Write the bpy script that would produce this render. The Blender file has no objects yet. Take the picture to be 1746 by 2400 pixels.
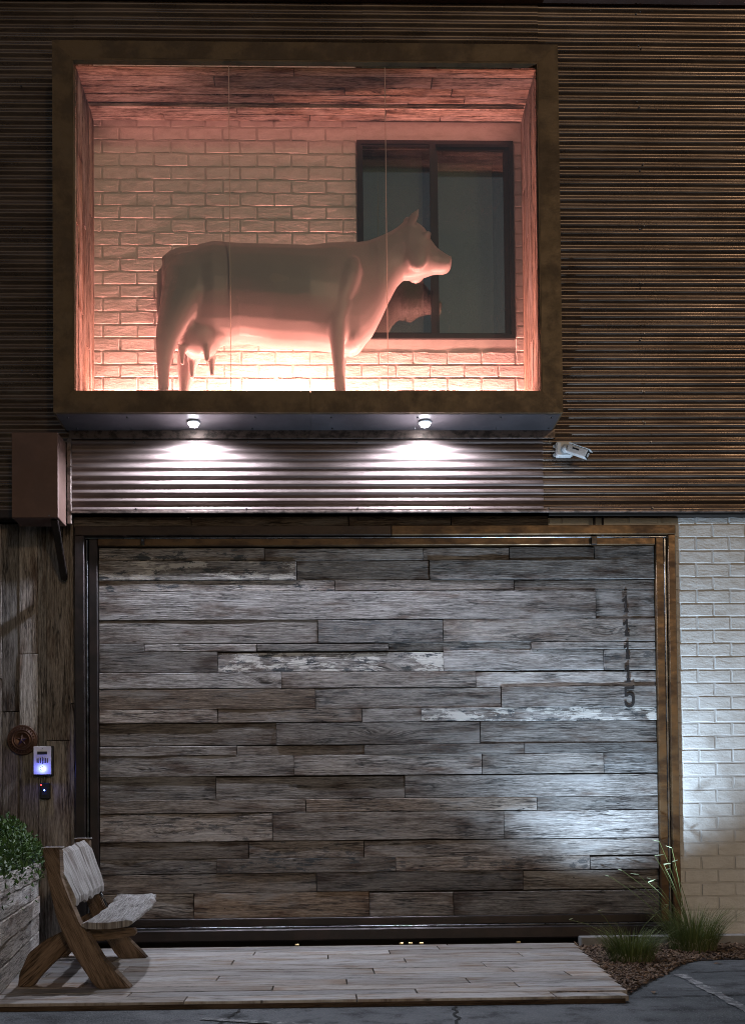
import bpy, bmesh, math, random
from mathutils import Vector, Matrix, noise as mnoise
rnd = random.Random(11)
sc = bpy.context.scene
COL = sc.collection

# ------------------------------------------------------------------ camera
cd = bpy.data.cameras.new('camera'); cam = bpy.data.objects.new('camera', cd); COL.objects.link(cam)
cd.sensor_fit = 'VERTICAL'; cd.sensor_height = 36; cd.lens = 35.0
cd.shift_x = .01825; cd.shift_y = .2872; cd.clip_end = 500
PITCH, YAW, ROLL = 2.06595e-02, 2.40142e-02, -9.76027e-03
_f = Vector((math.sin(YAW)*math.cos(PITCH), math.cos(YAW)*math.cos(PITCH), math.sin(PITCH)))
_r = Vector((math.cos(YAW), -math.sin(YAW), 0)); _u = _r.cross(_f)
_r, _u = _r*math.cos(ROLL)+_u*math.sin(ROLL), -_r*math.sin(ROLL)+_u*math.cos(ROLL)
cam.matrix_world = Matrix(((_r.x, _u.x, -_f.x, 0), (_r.y, _u.y, -_f.y, -7), (_r.z, _u.z, -_f.z, .82), (0, 0, 0, 1)))
sc.camera = cam

# ------------------------------------------------------------------ night sky and the distant warm street light
SUN_DIR = Vector((.42, -1, .34)).normalized()           # towards the light
w = bpy.data.worlds.new('World'); sc.world = w; w.use_nodes = True
wn = w.node_tree; bg = wn.nodes['Background']
sky = wn.nodes.new('ShaderNodeTexSky'); sky.sky_type = 'NISHITA'; sky.sun_disc = False
sky.sun_elevation = math.asin(SUN_DIR.z); sky.sun_rotation = math.atan2(SUN_DIR.x, SUN_DIR.y)
wn.links.new(sky.outputs[0], bg.inputs[0]); bg.inputs[1].default_value = .024
sd = bpy.data.lights.new('sun', 'SUN'); sun = bpy.data.objects.new('sun', sd); COL.objects.link(sun)
sd.energy = .34; sd.angle = math.radians(3); sd.color = (1, .70, .42)
sun.rotation_euler = (-SUN_DIR).to_track_quat('-Z', 'Y').to_euler()
vs = sc.view_settings
vs.view_transform = 'Standard'; vs.look = 'None'; vs.exposure = 0.0; vs.gamma = 1
sc.cycles.use_denoising = True; sc.cycles.denoising_prefilter = 'NONE'; sc.cycles.filter_width = 1.0
sc.cycles.max_bounces = 5; sc.cycles.glossy_bounces = 3; sc.cycles.diffuse_bounces = 3; sc.cycles.transparent_max_bounces = 12
sc.cycles.sample_clamp_indirect = 4

# ------------------------------------------------------------------ object helpers
WM = {}
def _world(loc, rot):
    m = rot.to_4x4() if isinstance(rot, Matrix) else Matrix.Identity(4)
    if not isinstance(rot, Matrix) and rot is not None:
        from mathutils import Euler
        m = Euler(rot).to_matrix().to_4x4()
    m.translation = Vector(loc)
    return m
def link(o, parent=None, loc=(0, 0, 0), rot=None, **props):
    COL.objects.link(o)
    m = _world(loc, rot)
    WM[o.name] = m
    if parent is not None:
        o.parent = parent
        o.matrix_basis = WM[parent.name].inverted() @ m
    else:
        o.matrix_basis = m
    for k, v in props.items(): o[k] = v
    return o
def obj(name, me, mat=None, parent=None, loc=(0, 0, 0), rot=None, smooth=False, **props):
    if isinstance(me, bmesh.types.BMesh):
        bm = me; me = bpy.data.meshes.new(name); bm.to_mesh(me); bm.free()
    if mat is not None and len(me.materials) == 0: me.materials.append(mat)
    if smooth: me.shade_smooth()
    return link(bpy.data.objects.new(name, me), parent, loc, rot, **props)
def thing(name, label, cat, loc=(0, 0, 0), group=None):
    o = bpy.data.objects.new(name, None); o.empty_display_size = .1
    link(o, None, loc, None, label=label, category=cat)
    if group: o['group'] = group
    return o
def orient(a, b):
    a = Vector(a).normalized(); b = Vector(b).normalized(); c = a.cross(b)
    return Matrix((a, b, c)).transposed()
UPZ = orient((0, 0, 1), (0, 1, 0))                       # plank standing upright, face to -Y

def mesh(name, vs_, fs): 
    me = bpy.data.meshes.new(name); me.from_pydata([tuple(v) for v in vs_], [], fs); me.update(); return me
def bm_box(bm, x0, x1, y0, y1, z0, z1):
    v = [bm.verts.new((x, y, z)) for x in (x0, x1) for y in (y0, y1) for z in (z0, z1)]
    for f in ((0, 1, 3, 2), (4, 6, 7, 5), (0, 4, 5, 1), (2, 3, 7, 6), (0, 2, 6, 4), (1, 5, 7, 3)):
        bm.faces.new([v[i] for i in f])
def box(x0, x1, y0, y1, z0, z1, bev=0, seg=1):
    bm = bmesh.new(); bm_box(bm, x0, x1, y0, y1, z0, z1)
    bmesh.ops.recalc_face_normals(bm, faces=bm.faces)
    if bev: bmesh.ops.bevel(bm, geom=bm.edges[:], offset=bev, segments=seg, affect='EDGES', profile=.7)
    return bm
def wbox(name, ext, mat, parent=None, bev=.003, **props):
    """box given by its world extents; origin at its centre-bottom"""
    x0, x1, y0, y1, z0, z1 = ext
    c = ((x0+x1)/2, (y0+y1)/2, z0)
    return obj(name, box(x0-c[0], x1-c[0], y0-c[1], y1-c[1], 0, z1-z0, bev), mat, parent, c, **props)
def bm_tube(bm, pts, rads, n=10, cap=True):
    pts = [Vector(p) for p in pts]; rings = []
    for i, p in enumerate(pts):
        t = (pts[min(i+1, len(pts)-1)]-pts[max(i-1, 0)]).normalized()
        a = t.orthogonal().normalized() if abs(t.z) > .9 else t.cross(Vector((0, 0, 1))).normalized()
        b = t.cross(a)
        r = rads[i] if hasattr(rads, '__len__') else rads
        rings.append([bm.verts.new(p+a*math.cos(2*math.pi*k/n)*r+b*math.sin(2*math.pi*k/n)*r) for k in range(n)])
    for A, B in zip(rings, rings[1:]):
        for k in range(n): bm.faces.new((A[k], A[(k+1) % n], B[(k+1) % n], B[k]))
    if cap: bm.faces.new(rings[0][::-1]); bm.faces.new(rings[-1])
def tube(pts, rads, n=10):
    bm = bmesh.new(); bm_tube(bm, pts, rads, n); bmesh.ops.recalc_face_normals(bm, faces=bm.faces); return bm
def lathe(prof, n=32, axis='Y'):
    """prof: list of (radius, height) turned about the axis, closed at r=0"""
    bm = bmesh.new(); rings = []
    for r, h in prof:
        ring = []
        for k in range(n):
            a = 2*math.pi*k/n; c, s = r*math.cos(a), r*math.sin(a)
            ring.append(bm.verts.new((c, h, s) if axis == 'Y' else (c, s, h)))
        rings.append(ring)
    for A, B in zip(rings, rings[1:]):
        for k in range(n): bm.faces.new((A[k], A[(k+1) % n], B[(k+1) % n], B[k]))
    bm.faces.new(rings[0]); bm.faces.new(rings[-1])
    bmesh.ops.remove_doubles(bm, verts=bm.verts, dist=1e-6)
    bmesh.ops.recalc_face_normals(bm, faces=bm.faces); return bm
def prism(poly, y0, y1, bev=0):
    """polygon in (x,z) pushed from y0 to y1"""
    bm = bmesh.new()
    A = [bm.verts.new((x, y0, z)) for x, z in poly]; B = [bm.verts.new((x, y1, z)) for x, z in poly]
    n = len(poly); bm.faces.new(A); bm.faces.new(B[::-1])
    for k in range(n): bm.faces.new((A[k], B[k], B[(k+1) % n], A[(k+1) % n]))
    bmesh.ops.recalc_face_normals(bm, faces=bm.faces)
    if bev: bmesh.ops.bevel(bm, geom=bm.edges[:], offset=bev, segments=2, affect='EDGES')
    return bm

# ------------------------------------------------------------------ materials
class NT:
    def __init__(s, name):
        s.m = bpy.data.materials.new(name); s.m.use_nodes = True
        s.t = s.m.node_tree; s.t.nodes.clear()
        s.out = s.t.nodes.new('ShaderNodeOutputMaterial')
    def n(s, typ, ins=None, **props):
        nd = s.t.nodes.new('ShaderNode'+typ)
        for k, v in props.items(): setattr(nd, k, v)
        for k, v in (ins or {}).items(): s.set(nd.inputs[k], v)
        return nd
    def set(s, sock, v):
        if isinstance(v, bpy.types.NodeSocket): s.t.links.new(v, sock)
        elif isinstance(v, bpy.types.Node): s.t.links.new(v.outputs[0], sock)
        else:
            if sock.type == 'RGBA' and len(v) == 3: v = (*v, 1)
            sock.default_value = v
    def math(s, op, a, b=0.0, c=0.0, clamp=False):
        nd = s.n('Math', operation=op, use_clamp=clamp); s.set(nd.inputs[0], a); s.set(nd.inputs[1], b); s.set(nd.inputs[2], c)
        return nd.outputs[0]
    def noise(s, vec, scale=1, detail=4, rough=.55, dist=0):
        return s.n('TexNoise', {'Vector': vec, 'Scale': scale, 'Detail': detail, 'Roughness': rough, 'Distortion': dist}).outputs[0]
    def scale(s, vec, xyz):
        return s.n('VectorMath', {0: vec, 1: xyz}, operation='MULTIPLY').outputs[0]
    def mr(s, v, a, b, c=0., d=1., smooth=True):
        nd = s.n('MapRange', {'Value': v, 'From Min': a, 'From Max': b, 'To Min': c, 'To Max': d}, interpolation_type='SMOOTHSTEP' if smooth else 'LINEAR')
        return nd.outputs[0]
    def mix(s, f, a, b, mode='MIX'):
        nd = s.n('Mix', data_type='RGBA', blend_type=mode)
        s.set(nd.inputs[0], f); s.set(nd.inputs[6], a); s.set(nd.inputs[7], b); return nd.outputs[2]
    def ramp(s, f, stops):
        nd = s.n('ValToRGB', {0: f}); e = nd.color_ramp.elements
        while len(e) < len(stops): e.new(.5)
        for el, (p, c) in zip(e, stops): el.position = p; el.color = (*c, 1)
        return nd.outputs[0]
    def attr(s, name): return s.n('Attribute', attribute_type='OBJECT', attribute_name=name).outputs['Fac']
    def bump(s, h, strength=.5, dist=.004):
        return s.n('Bump', {'Height': h, 'Strength': strength, 'Distance': dist}).outputs[0]
    def bsdf(s, **kw):
        nd = s.n('BsdfPrincipled')
        for k, v in kw.items(): s.set(nd.inputs[k.replace('_', ' ')], v)
        s.t.links.new(nd.outputs[0], s.out.inputs[0]); return nd
    def objco(s, rand=True):
        tc = s.n('TexCoord').outputs['Object']
        if not rand: return tc
        r = s.n('ObjectInfo').outputs['Random']
        off = s.n('CombineXYZ', {0: s.math('MULTIPLY', r, 37.), 1: 0., 2: s.math('MULTIPLY', r, 91.)}).outputs[0]
        return s.n('VectorMath', {0: tc, 1: off}, operation='ADD').outputs[0]

def wood_material(name, dark, mid, light, brown, bump=.9, knots=1.0):
    N = NT(name); v = N.objco()
    sx = N.n('SeparateXYZ', {0: v}); x, z = sx.outputs[0], sx.outputs[2]
    warp = N.math('MULTIPLY', N.math('SUBTRACT', N.noise(N.scale(v, (1.6, 1, 5)), 1, 2), .5), .035)
    vo = N.n('TexVoronoi', {'Vector': N.n('CombineXYZ', {0: N.math('MULTIPLY', x, 1.1), 1: 0., 2: N.math('MULTIPLY', z, 4.6)}), 'Scale': 1.})
    kd = vo.outputs['Distance']
    kx = N.mr(kd, .0, .33, 1, 0)
    kr = N.mr(vo.outputs['Color'], .45, .5, 0, knots)
    knot = N.math('MULTIPLY', kx, kr)
    z2 = N.math('ADD', N.math('ADD', z, warp), N.math('MULTIPLY', knot, .04))
    def st(a, b, d=5, r=.6): return N.noise(N.n('CombineXYZ', {0: N.math('MULTIPLY', x, a), 1: 0., 2: N.math('MULTIPLY', z2, b)}), 1, d, r)
    g1 = st(4.5, 120, 5, .7); g2 = st(22, 280, 3, .65); g3 = st(1.1, 26, 3, .6)
    cr = N.math('ABSOLUTE', N.math('SUBTRACT', st(1.6, 34, 4, .6), .5))
    crm = N.math('MULTIPLY', N.mr(cr, .0, .022, 1, 0), N.mr(st(2.1, 8, 2), .48, .6))
    grain = N.math('ADD', N.math('MULTIPLY', g1, .5), N.math('ADD', N.math('MULTIPLY', g2, .36), N.math('MULTIPLY', g3, .14)))
    col = N.ramp(grain, [(.40, dark), (.49, mid), (.60, light)])
    warm = N.attr('warm')
    col = N.mix(warm, col, N.mix(1., col, (1.15, .92, .72), 'MULTIPLY'))
    stain = N.noise(N.scale(v, (2.2, 1, 9)), 1, 5, .6)
    col = N.mix(N.math('MULTIPLY', N.mr(stain, .5, .68), .9), col, N.mix(1., col, brown, 'MULTIPLY'))
    gx_ = N.n('SeparateXYZ', {0: N.n('TexCoord').outputs['Generated']}).outputs[0]
    ends = N.math('MULTIPLY', N.mr(N.math('ABSOLUTE', N.math('SUBTRACT', gx_, .5)), .36, .5), N.mr(N.noise(N.scale(v, (3, 1, 14)), 1, 3, .6), .42, .6))
    col = N.mix(N.math('MULTIPLY', ends, .8), col, N.mix(1., col, brown, 'MULTIPLY'))
    pale = N.noise(N.scale(v, (1.7, 3, 7)), 1.3, 4, .6)
    col = N.mix(N.math('MULTIPLY', N.mr(pale, .48, .7), .55), col, light)
    col = N.mix(1., col, N.n('CombineColor', {0: N.attr('tone'), 1: N.attr('tone'), 2: N.attr('tone')}).outputs[0], 'MULTIPLY')
    pn = N.math('ADD', N.math('MULTIPLY', N.noise(N.scale(v, (4, 1, 13)), 1, 8, .72), .8), N.math('MULTIPLY', g1, .2))
    pa = N.attr('paint')
    th = N.math('SUBTRACT', .72, N.math('MULTIPLY', pa, .3))
    pm = N.math('MULTIPLY', N.mr(N.math('SUBTRACT', pn, th), .0, .03), N.mr(pa, 0., .05))
    col = N.mix(pm, col, N.mix(g1, (.3, .29, .28), (.62, .6, .57)))
    bl = N.math('MULTIPLY', N.mr(N.noise(N.scale(v, (3.1, 5, 10)), 1.7, 8, .75), .53, .58), N.mr(pa, 0., .3))
    col = N.mix(bl, col, (.055, .06, .066))
    core = N.math('MULTIPLY', N.mr(kd, .02, .07, 1, 0), kr)
    col = N.mix(N.math('MULTIPLY', knot, .35), col, N.mix(1., col, (.5, .42, .36), 'MULTIPLY'))
    col = N.mix(N.math('MAXIMUM', N.math('MULTIPLY', core, .85), N.math('MULTIPLY', crm, .8)), col, (.012, .01, .009))
    nl = N.n('TexVoronoi', {'Vector': N.scale(v, (5, 1, 9)), 'Scale': 1.}).outputs['Distance']
    col = N.mix(N.mr(nl, .02, .035, .8, 0), col, (.012, .011, .011))
    h = N.math('SUBTRACT', N.math('ADD', N.math('MULTIPLY', g1, .7), N.math('MULTIPLY', g2, .3)), N.math('MULTIPLY', N.math('MAXIMUM', crm, core), .9))
    N.bsdf(Base_Color=col, Roughness=.82, Normal=N.bump(h, bump, .010), Specular_IOR_Level=.25)
    return N.m
M_WOOD = wood_material('weathered_wood', (.035, .031, .029), (.155, .146, .142), (.335, .325, .32), (.40, .30, .25))
M_DECK = wood_material('deck_wood', (.16, .14, .125), (.36, .345, .335), (.50, .49, .485), (.7, .55, .42), .5, .4)
M_TIMBER = wood_material('brown_timber', (.045, .03, .02), (.115, .08, .055), (.19, .135, .095), (.35, .3, .27), .7)
M_SLAB = wood_material('bleached_slab', (.05, .044, .04), (.22, .21, .20), (.43, .42, .41), (.4, .32, .27), .7)

def metal(name, base, base2, rough, metallic=1., sc_=(3, 3, 3), bump=.15, streak=None, spread=(.42, .62)):
    N = NT(name); v = N.objco()
    n1 = N.noise(N.scale(v, sc_), 1, 6, .65)
    c = N.mix(N.mr(n1, *spread), base, base2)
    r = N.mr(N.noise(N.scale(v, sc_), 2.7, 5, .6), .3, .7, rough-.08, rough+.12)
    hh = N.noise(N.scale(v, streak or (14, 14, 14)), 1, 4, .6)
    N.bsdf(Base_Color=c, Metallic=metallic, Roughness=r, Normal=N.bump(hh, bump, .004))
    return N.m
M_CORR = metal('corrugated_steel', (.23, .18, .152), (.17, .128, .104), .31, .78, (1.2, 1, 5), .05, (26, 2, 3), (.4, .6))
M_CORR2 = metal('evened_corrugated_steel', (.18, .14, .13), (.12, .09, .083), .5, .55, (1.2, 1, 5), .10, (26, 2, 3), (.4, .6))  # same steel as the other sheets; lamp pools evened and dimmed in the colour
M_RUST_SHADE = metal('shaded_channel', (.045, .03, .022), (.028, .019, .015), .42, .6, (4, 4, 9), .2, (50, 50, 50))  # darker rust channel: the weak light at the left end put in colour
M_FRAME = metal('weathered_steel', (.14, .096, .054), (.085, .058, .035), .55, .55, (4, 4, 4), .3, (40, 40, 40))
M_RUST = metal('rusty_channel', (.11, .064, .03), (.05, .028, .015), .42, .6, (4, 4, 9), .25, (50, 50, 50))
M_BLACK = metal('black_steel', (.022, .018, .018), (.035, .025, .024), .38, .5, (6, 6, 6), .15)
M_SOFFIT = metal('soffit_sheet', (.13, .125, .14), (.10, .095, .105), .38, .6, (1.5, 1.5, 1.5), .08)
M_FLASH = metal('rusted_flashing', (.16, .12, .105), (.05, .038, .034), .45, .6, (14, 6, 18), .2)
M_BOX = metal('brown_box_sheet', (.13, .075, .06), (.10, .058, .046), .5, .35, (2, 2, 2), .1)
M_CHROME = metal('bare_track_steel', (.16, .165, .18), (.08, .08, .085), .3, 1., (6, 6, 6), .1)
M_DARKWIN = metal('window_frame_black', (.005, .005, .006), (.007, .007, .007), .4, 0., (5, 5, 5), .05)

def plain(name, c, rough=.5, metallic=0., bump=0, bs=60, var=.15, spec=.5):
    N = NT(name); v = N.objco()
    n1 = N.noise(v, bs*.15, 5, .6)
    col = N.mix(N.mr(n1, .35, .65), c, tuple(k*(1-var) for k in c))
    kw = dict(Base_Color=col, Roughness=rough, Metallic=metallic, Specular_IOR_Level=spec)
    if bump: kw['Normal'] = N.bump(N.noise(v, bs, 5, .6), bump, .003)
    N.bsdf(**kw); return N.m
def emit(name, c, s):
    N = NT(name); e = N.n('Emission', {0: c, 1: s}); N.t.links.new(e.outputs[0], N.out.inputs[0]); return N.m

def brick_paint():
    N = NT('white_brick_paint'); v = N.objco()
    n1 = N.noise(N.scale(v, (9, 9, 20)), 1, 6, .65); n2 = N.noise(v, 70, 4, .6)
    col = N.mix(N.mr(n1, .4, .7), (.68, .665, .645), (.58, .56, .535))
    col = N.mix(N.mr(N.noise(v, 26, 6, .7), .68, .73), col, (.25, .2, .17))
    h = N.math('ADD', N.math('MULTIPLY', n1, 1.2), N.math('MULTIPLY', n2, .35))
    N.bsdf(Base_Color=col, Roughness=.55, Normal=N.bump(h, .8, .008)); return N.m
M_BRICK = brick_paint()
M_COW = plain('cow_gelcoat', (.37, .335, .335), .40, 0, .05, 12, .06)
M_WHITE = plain('white_plastic', (.62, .63, .64), .4)
M_STEELPLATE = plain('brushed_plate', (.68, .66, .68), .4, .3, .1, 80)
M_IRON = plain('brown_cast_iron', (.10, .05, .035), .45, .5, .3, 50, .4)
M_DIGIT = plain('number_black_iron', (.014, .014, .017), .6, .2, .3, 60, .4)
M_RUBBER = plain('black_plastic', (.01, .01, .012), .35)
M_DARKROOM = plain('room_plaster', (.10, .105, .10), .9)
M_FLOORW = plain('bay_floor_paint', (.22, .2, .19), .6)
M_MORTAR = plain('painted_mortar', (.58, .56, .54), .7, 0, .5, 60)
M_CONC = plain('concrete_kerb', (.28, .27, .26), .85, 0, .4, 50, .3)
M_BACK = plain('dark_backing', (.018, .013, .01), .9)
def glass(name, gl, tint, rough=.0):
    N = NT(name)
    fr = N.n('Fresnel', {0: 1.45}).outputs[0]
    f = N.math('ADD', N.math('MULTIPLY', fr, 1.0), gl, clamp=True)
    mx = N.n('MixShader', {0: f, 1: N.n('BsdfTransparent', {0: (*tint, 1)}), 2: N.n('BsdfGlossy', {'Color': (1, 1, 1, 1), 'Roughness': rough})})
    N.t.links.new(mx.outputs[0], N.out.inputs[0]); return N.m
M_GLASS = glass('display_glass', .0, (.97, .98, .97))
M_WINGLASS = glass('window_glass', .10, (.8, .84, .8))

def asphalt():
    N = NT('asphalt'); tc = N.objco(False)
    n1 = N.noise(tc, .9, 5, .6); n2 = N.noise(tc, 75, 3, .75); n3 = N.noise(tc, 6, 6, .65)
    c = N.mix(N.mr(n1, .35, .65), (.046, .052, .058), (.105, .112, .12))
    c = N.mix(N.math('MULTIPLY', N.mr(n3, .5, .66), .8), c, (.02, .021, .023))
    c = N.mix(N.mr(n2, .58, .7), c, (.2, .205, .21))
    vo = N.n('TexVoronoi', {'Vector': tc, 'Scale': 90.}).outputs['Distance']
    N.bsdf(Base_Color=c, Roughness=N.mr(n3, .3, .7, .62, .9), Normal=N.bump(N.math('ADD', n2, vo), .8, .006)); return N.m
M_ASPH = asphalt()
def worn_paint():
    N = NT('worn_road_paint'); tc = N.objco(False)
    n = N.noise(tc, 24, 7, .75)
    c = N.mix(N.mr(n, .45, .6), (.075, .078, .082), (.3, .3, .3))
    N.bsdf(Base_Color=c, Roughness=.8); return N.m
M_LINE = worn_paint()
def stuffmat(name, c1, c2, rough=.9, trans=0):
    N = NT(name)
    g = N.n('NewGeometry').outputs['Random Per Island']
    c = N.mix(g, c1, c2)
    if trans:
        d = N.n('BsdfPrincipled', {'Base Color': c, 'Roughness': rough}); t = N.n('BsdfTranslucent', {0: c})
        mx = N.n('MixShader', {0: trans, 1: d, 2: t}); N.t.links.new(mx.outputs[0], N.out.inputs[0])
    else: N.bsdf(Base_Color=c, Roughness=rough)
    return N.m
M_MULCH = stuffmat('bark_mulch', (.035, .018, .011), (.22, .145, .095))
M_SOIL = plain('dark_soil', (.03, .018, .012), 1, 0, 1, 30, .4)
M_GRASS = stuffmat('grass_blades', (.05, .085, .018), (.15, .17, .05), .6, .25)
M_DRY = stuffmat('dry_grass', (.25, .2, .11), (.36, .3, .18), .8, .2)
M_SEED = stuffmat('pale_seed_heads', (.24, .27, .16), (.36, .36, .25), .7, .3)
M_LEAF = stuffmat('shrub_leaves', (.02, .05, .012), (.075, .14, .03), .5, .2)

# ------------------------------------------------------------------ pieces
def plank_mesh(L, Wd, T, cham=.003, segs=3, jit=.0015, gap=.0012):
    vs_, fs = [], []; hw = Wd/2-gap; hl = L/2-gap
    for i in range(segs+1):
        x = -hl+2*hl*i/segs
        jb, jt, jf = rnd.uniform(-jit, jit*.3), rnd.uniform(-jit*.3, jit), rnd.uniform(-jit, jit)*.6
        e = cham if i in (0, segs) else 0
        b, t = -hw-jb*0-rnd.uniform(-jit, 0)*-1, hw+rnd.uniform(-jit, 0)
        vs_ += [(x, T, b), (x, cham, b), (x+(e if i == 0 else -e), jf, b+cham), (x+(e if i == 0 else -e), jf, t-cham), (x, cham, t), (x, T, t)]
    for i in range(segs):
        a, b = i*6, i*6+6
        for k in range(6): fs.append((a+k, b+k, b+(k+1) % 6, a+(k+1) % 6))
    fs.append(tuple(range(5, -1, -1))); m = segs*6; fs.append(tuple(range(m, m+6)))
    me = mesh('plank', vs_, fs)
    bm = bmesh.new(); bm.from_mesh(me); bmesh.ops.recalc_face_normals(bm, faces=bm.faces); bm.to_mesh(me); bm.free()
    return me
def plank(name, L, Wd, T, mat, parent, loc, rot=None, tone=1., warm=0., paint=0., **kw):
    o = obj(name, plank_mesh(L, Wd, T, **kw), mat, parent, loc, rot)
    o['tone'] = float(tone); o['warm'] = float(warm); o['paint'] = float(paint)
    return o
def brick_variant(L, H, D):
    c = .004; vs_ = []
    def j(s=.0022): return rnd.uniform(-s, s)
    k_ = rnd.uniform(-.15, .15)
    out = [(-1, -1), (-.35+k_, -1), (.4+k_, -1), (1, -1), (1, 0), (1, 1), (.3-k_, 1), (-.4-k_, 1), (-1, 1), (-1, 0)]
    jj = [(j(), j()) for _ in out]
    for (ins, y) in ((0, D), (0, c), (c*.8, 0)):
        for (sx, sz), (jx, jz) in zip(out, jj):
            vs_.append((sx*(L/2-ins)+jx, y+(j(.0012) if y == 0 else 0), sz*(H/2-ins)+jz+(j(.001) if y == 0 else 0)))
    n = len(out); fs = [tuple(range(2*n, 3*n))]
    for a in (0, n):
        for k in range(n): fs.append((a+k, a+(k+1) % n, a+n+(k+1) % n, a+n+k))
    me = mesh('brick', vs_, fs); bm = bmesh.new(); bm.from_mesh(me)
    bmesh.ops.recalc_face_normals(bm, faces=bm.faces); bm.to_mesh(me); bm.free()
    me.materials.append(M_BRICK); return me
def brick_field(parent, x0, x1, z0, z1, y, pitch_x, pitch_z, xph, zph, holes=(), mortar=.013, D=.03):
    """running-bond bricks, each an object; bricks are cut at the edges and around holes"""
    cache = {}
    def put(a, b, zc, h):
        key = (round(b-a, 3), round(h, 3))
        full = abs((b-a)-(pitch_x-mortar)) < .001 and abs(h-(pitch_z-mortar)) < .001
        if full:
            L = cache.setdefault('full', [brick_variant(b-a, h, D) for _ in range(7)]); me = rnd.choice(L)
        else: me = cache.setdefault(key, brick_variant(b-a, h, D))
        obj('brick', me, None, parent, ((a+b)/2, y+rnd.uniform(-.0015, .0015), zc), (0, rnd.uniform(-.004, .004), 0))
    r0 = int(math.floor((z0-zph)/pitch_z)); r1 = int(math.ceil((z1-zph)/pitch_z))
    for r in range(r0, r1+1):
        a_, b_ = zph+r*pitch_z+mortar/2, zph+(r+1)*pitch_z-mortar/2
        a_, b_ = max(a_, z0), min(b_, z1)
        if b_-a_ < .012: continue
        off = xph+(pitch_x/2 if r % 2 else 0)
        c0 = int(math.floor((x0-off)/pitch_x)); c1 = int(math.ceil((x1-off)/pitch_x))
        for c in range(c0, c1+1):
            l, rr = max(off+c*pitch_x+mortar/2, x0), min(off+(c+1)*pitch_x-mortar/2, x1)
            spans = [(l, rr)]
            for hx0, hx1, hz0, hz1 in holes:
                if b_ > hz0 and a_ < hz1:
                    ns = []
                    for s0, s1 in spans:
                        if s1 <= hx0 or s0 >= hx1: ns.append((s0, s1)); continue
                        if s0 < hx0: ns.append((s0, hx0-.002))
                        if s1 > hx1: ns.append((hx1+.002, s1))
                    spans = ns
            for s0, s1 in spans:
                if s1-s0 > .02: put(s0, s1, (a_+b_)/2, b_-a_)

# ------------------------------------------------------------------ ground
def sheet(name, pts, z, mat, **props):
    me = mesh(name, [(x, y, z) for x, y in pts], [tuple(range(len(pts)))])
    return obj(name, me, mat, None, **props)
ga = bmesh.new()
bmesh.ops.create_grid(ga, x_segments=60, y_segments=60, size=45)
ground = obj('asphalt_ground', ga, M_ASPH, None, (0, -20, -.035), kind='structure')
def ribbon(name, pts, wid, mat, parent, z):
    vs_, fs = [], []
    for i, p in enumerate(pts):
        a = Vector(pts[max(i-1, 0)]); b = Vector(pts[min(i+1, len(pts)-1)]); t = (b-a).normalized(); n = Vector((-t.y, t.x))
        ww = wid*rnd.uniform(.7, 1.25)/2; p = Vector(p)
        vs_ += [(*(p+n*ww), z), (*(p-n*ww), z)]
    for i in range(len(pts)-1): fs.append((2*i, 2*i+2, 2*i+3, 2*i+1))
    return obj(name, mesh(name, vs_, fs), mat, parent)
def wiggle(a, b, n, amp):
    a, b = Vector(a), Vector(b); t = (b-a); nn = Vector((-t.y, t.x)).normalized()
    return [a+t*i/n+nn*rnd.uniform(-amp, amp) for i in range(n+1)]
M_CRACK = plain('crack_filler', (.008, .008, .009), .9)
for a, b in (((-.43, -2.29), (-.55, -3.1)), ((.58, -2.29), (.50, -3.2)), ((1.52, -2.12), (2.9, -2.05)), ((2.05, -1.33), (3.4, -1.22))):
    ribbon('crack', wiggle(a, b, 26, .012), .013, M_CRACK, ground, -.031)
line = ribbon('parking_line', wiggle((1.965, -1.40), (1.87, -2.75), 22, .004), .062, M_LINE, None, -.0305); line['kind'] = 'structure'
line2 = ribbon('parking_line', wiggle((-.58, -2.52), (.02, -2.72), 12, .006), .05, M_LINE, None, -.0305); line2['kind'] = 'structure'

# planting bed
bed = [(1.70, -.06), (1.475, -2.06), (1.611, -1.82), (1.893, -1.384), (2.129, -1.0), (2.247, -.87), (2.463, -.82), (3.6, -.82), (3.6, 0), (2.0, 0)]
def in_poly(x, y, P):
    c = False; j = len(P)-1
    for i in range(len(P)):
        if (P[i][1] > y) != (P[j][1] > y) and x < (P[j][0]-P[i][0])*(y-P[i][1])/(P[j][1]-P[i][1])+P[i][0]: c = not c
        j = i
    return c
sheet('planting_soil', bed, -.0325, M_SOIL, kind='structure')
def chips(n, P, box_, z, s0, s1):
    vs_, fs = [], []
    while len(fs) < n*5:
        x, y = rnd.uniform(box_[0], box_[1]), rnd.uniform(box_[2], box_[3])
        if not in_poly(x, y, P): continue
        L, Wd = rnd.uniform(s0, s1), rnd.uniform(.006, .014); T = rnd.uniform(.003, .007)
        m = Matrix.Rotation(rnd.uniform(0, 6.3), 3, 'Z') @ Matrix.Rotation(rnd.gauss(0, .35), 3, 'Y') @ Matrix.Rotation(rnd.gauss(0, .35), 3, 'X')
        o = Vector((x, y, z+rnd.uniform(0, .022))); b = len(vs_)
        for sx, sy, sz in ((-1, -1, -1), (1, -1, -1), (1, 1, -1), (-1, 1, -1), (-.8, -.6, 1), (.7, -.7, 1), (.8, .6, 1), (-.7, .7, 1)):
            vs_.append(o+m @ Vector((sx*L/2, sy*Wd/2, sz*T/2)))
        for f in ((4, 5, 6, 7), (0, 1, 5, 4), (1, 2, 6, 5), (2, 3, 7, 6), (3, 0, 4, 7)): fs.append(tuple(b+k for k in f))
    return mesh('bark_mulch', vs_, fs)
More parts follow.
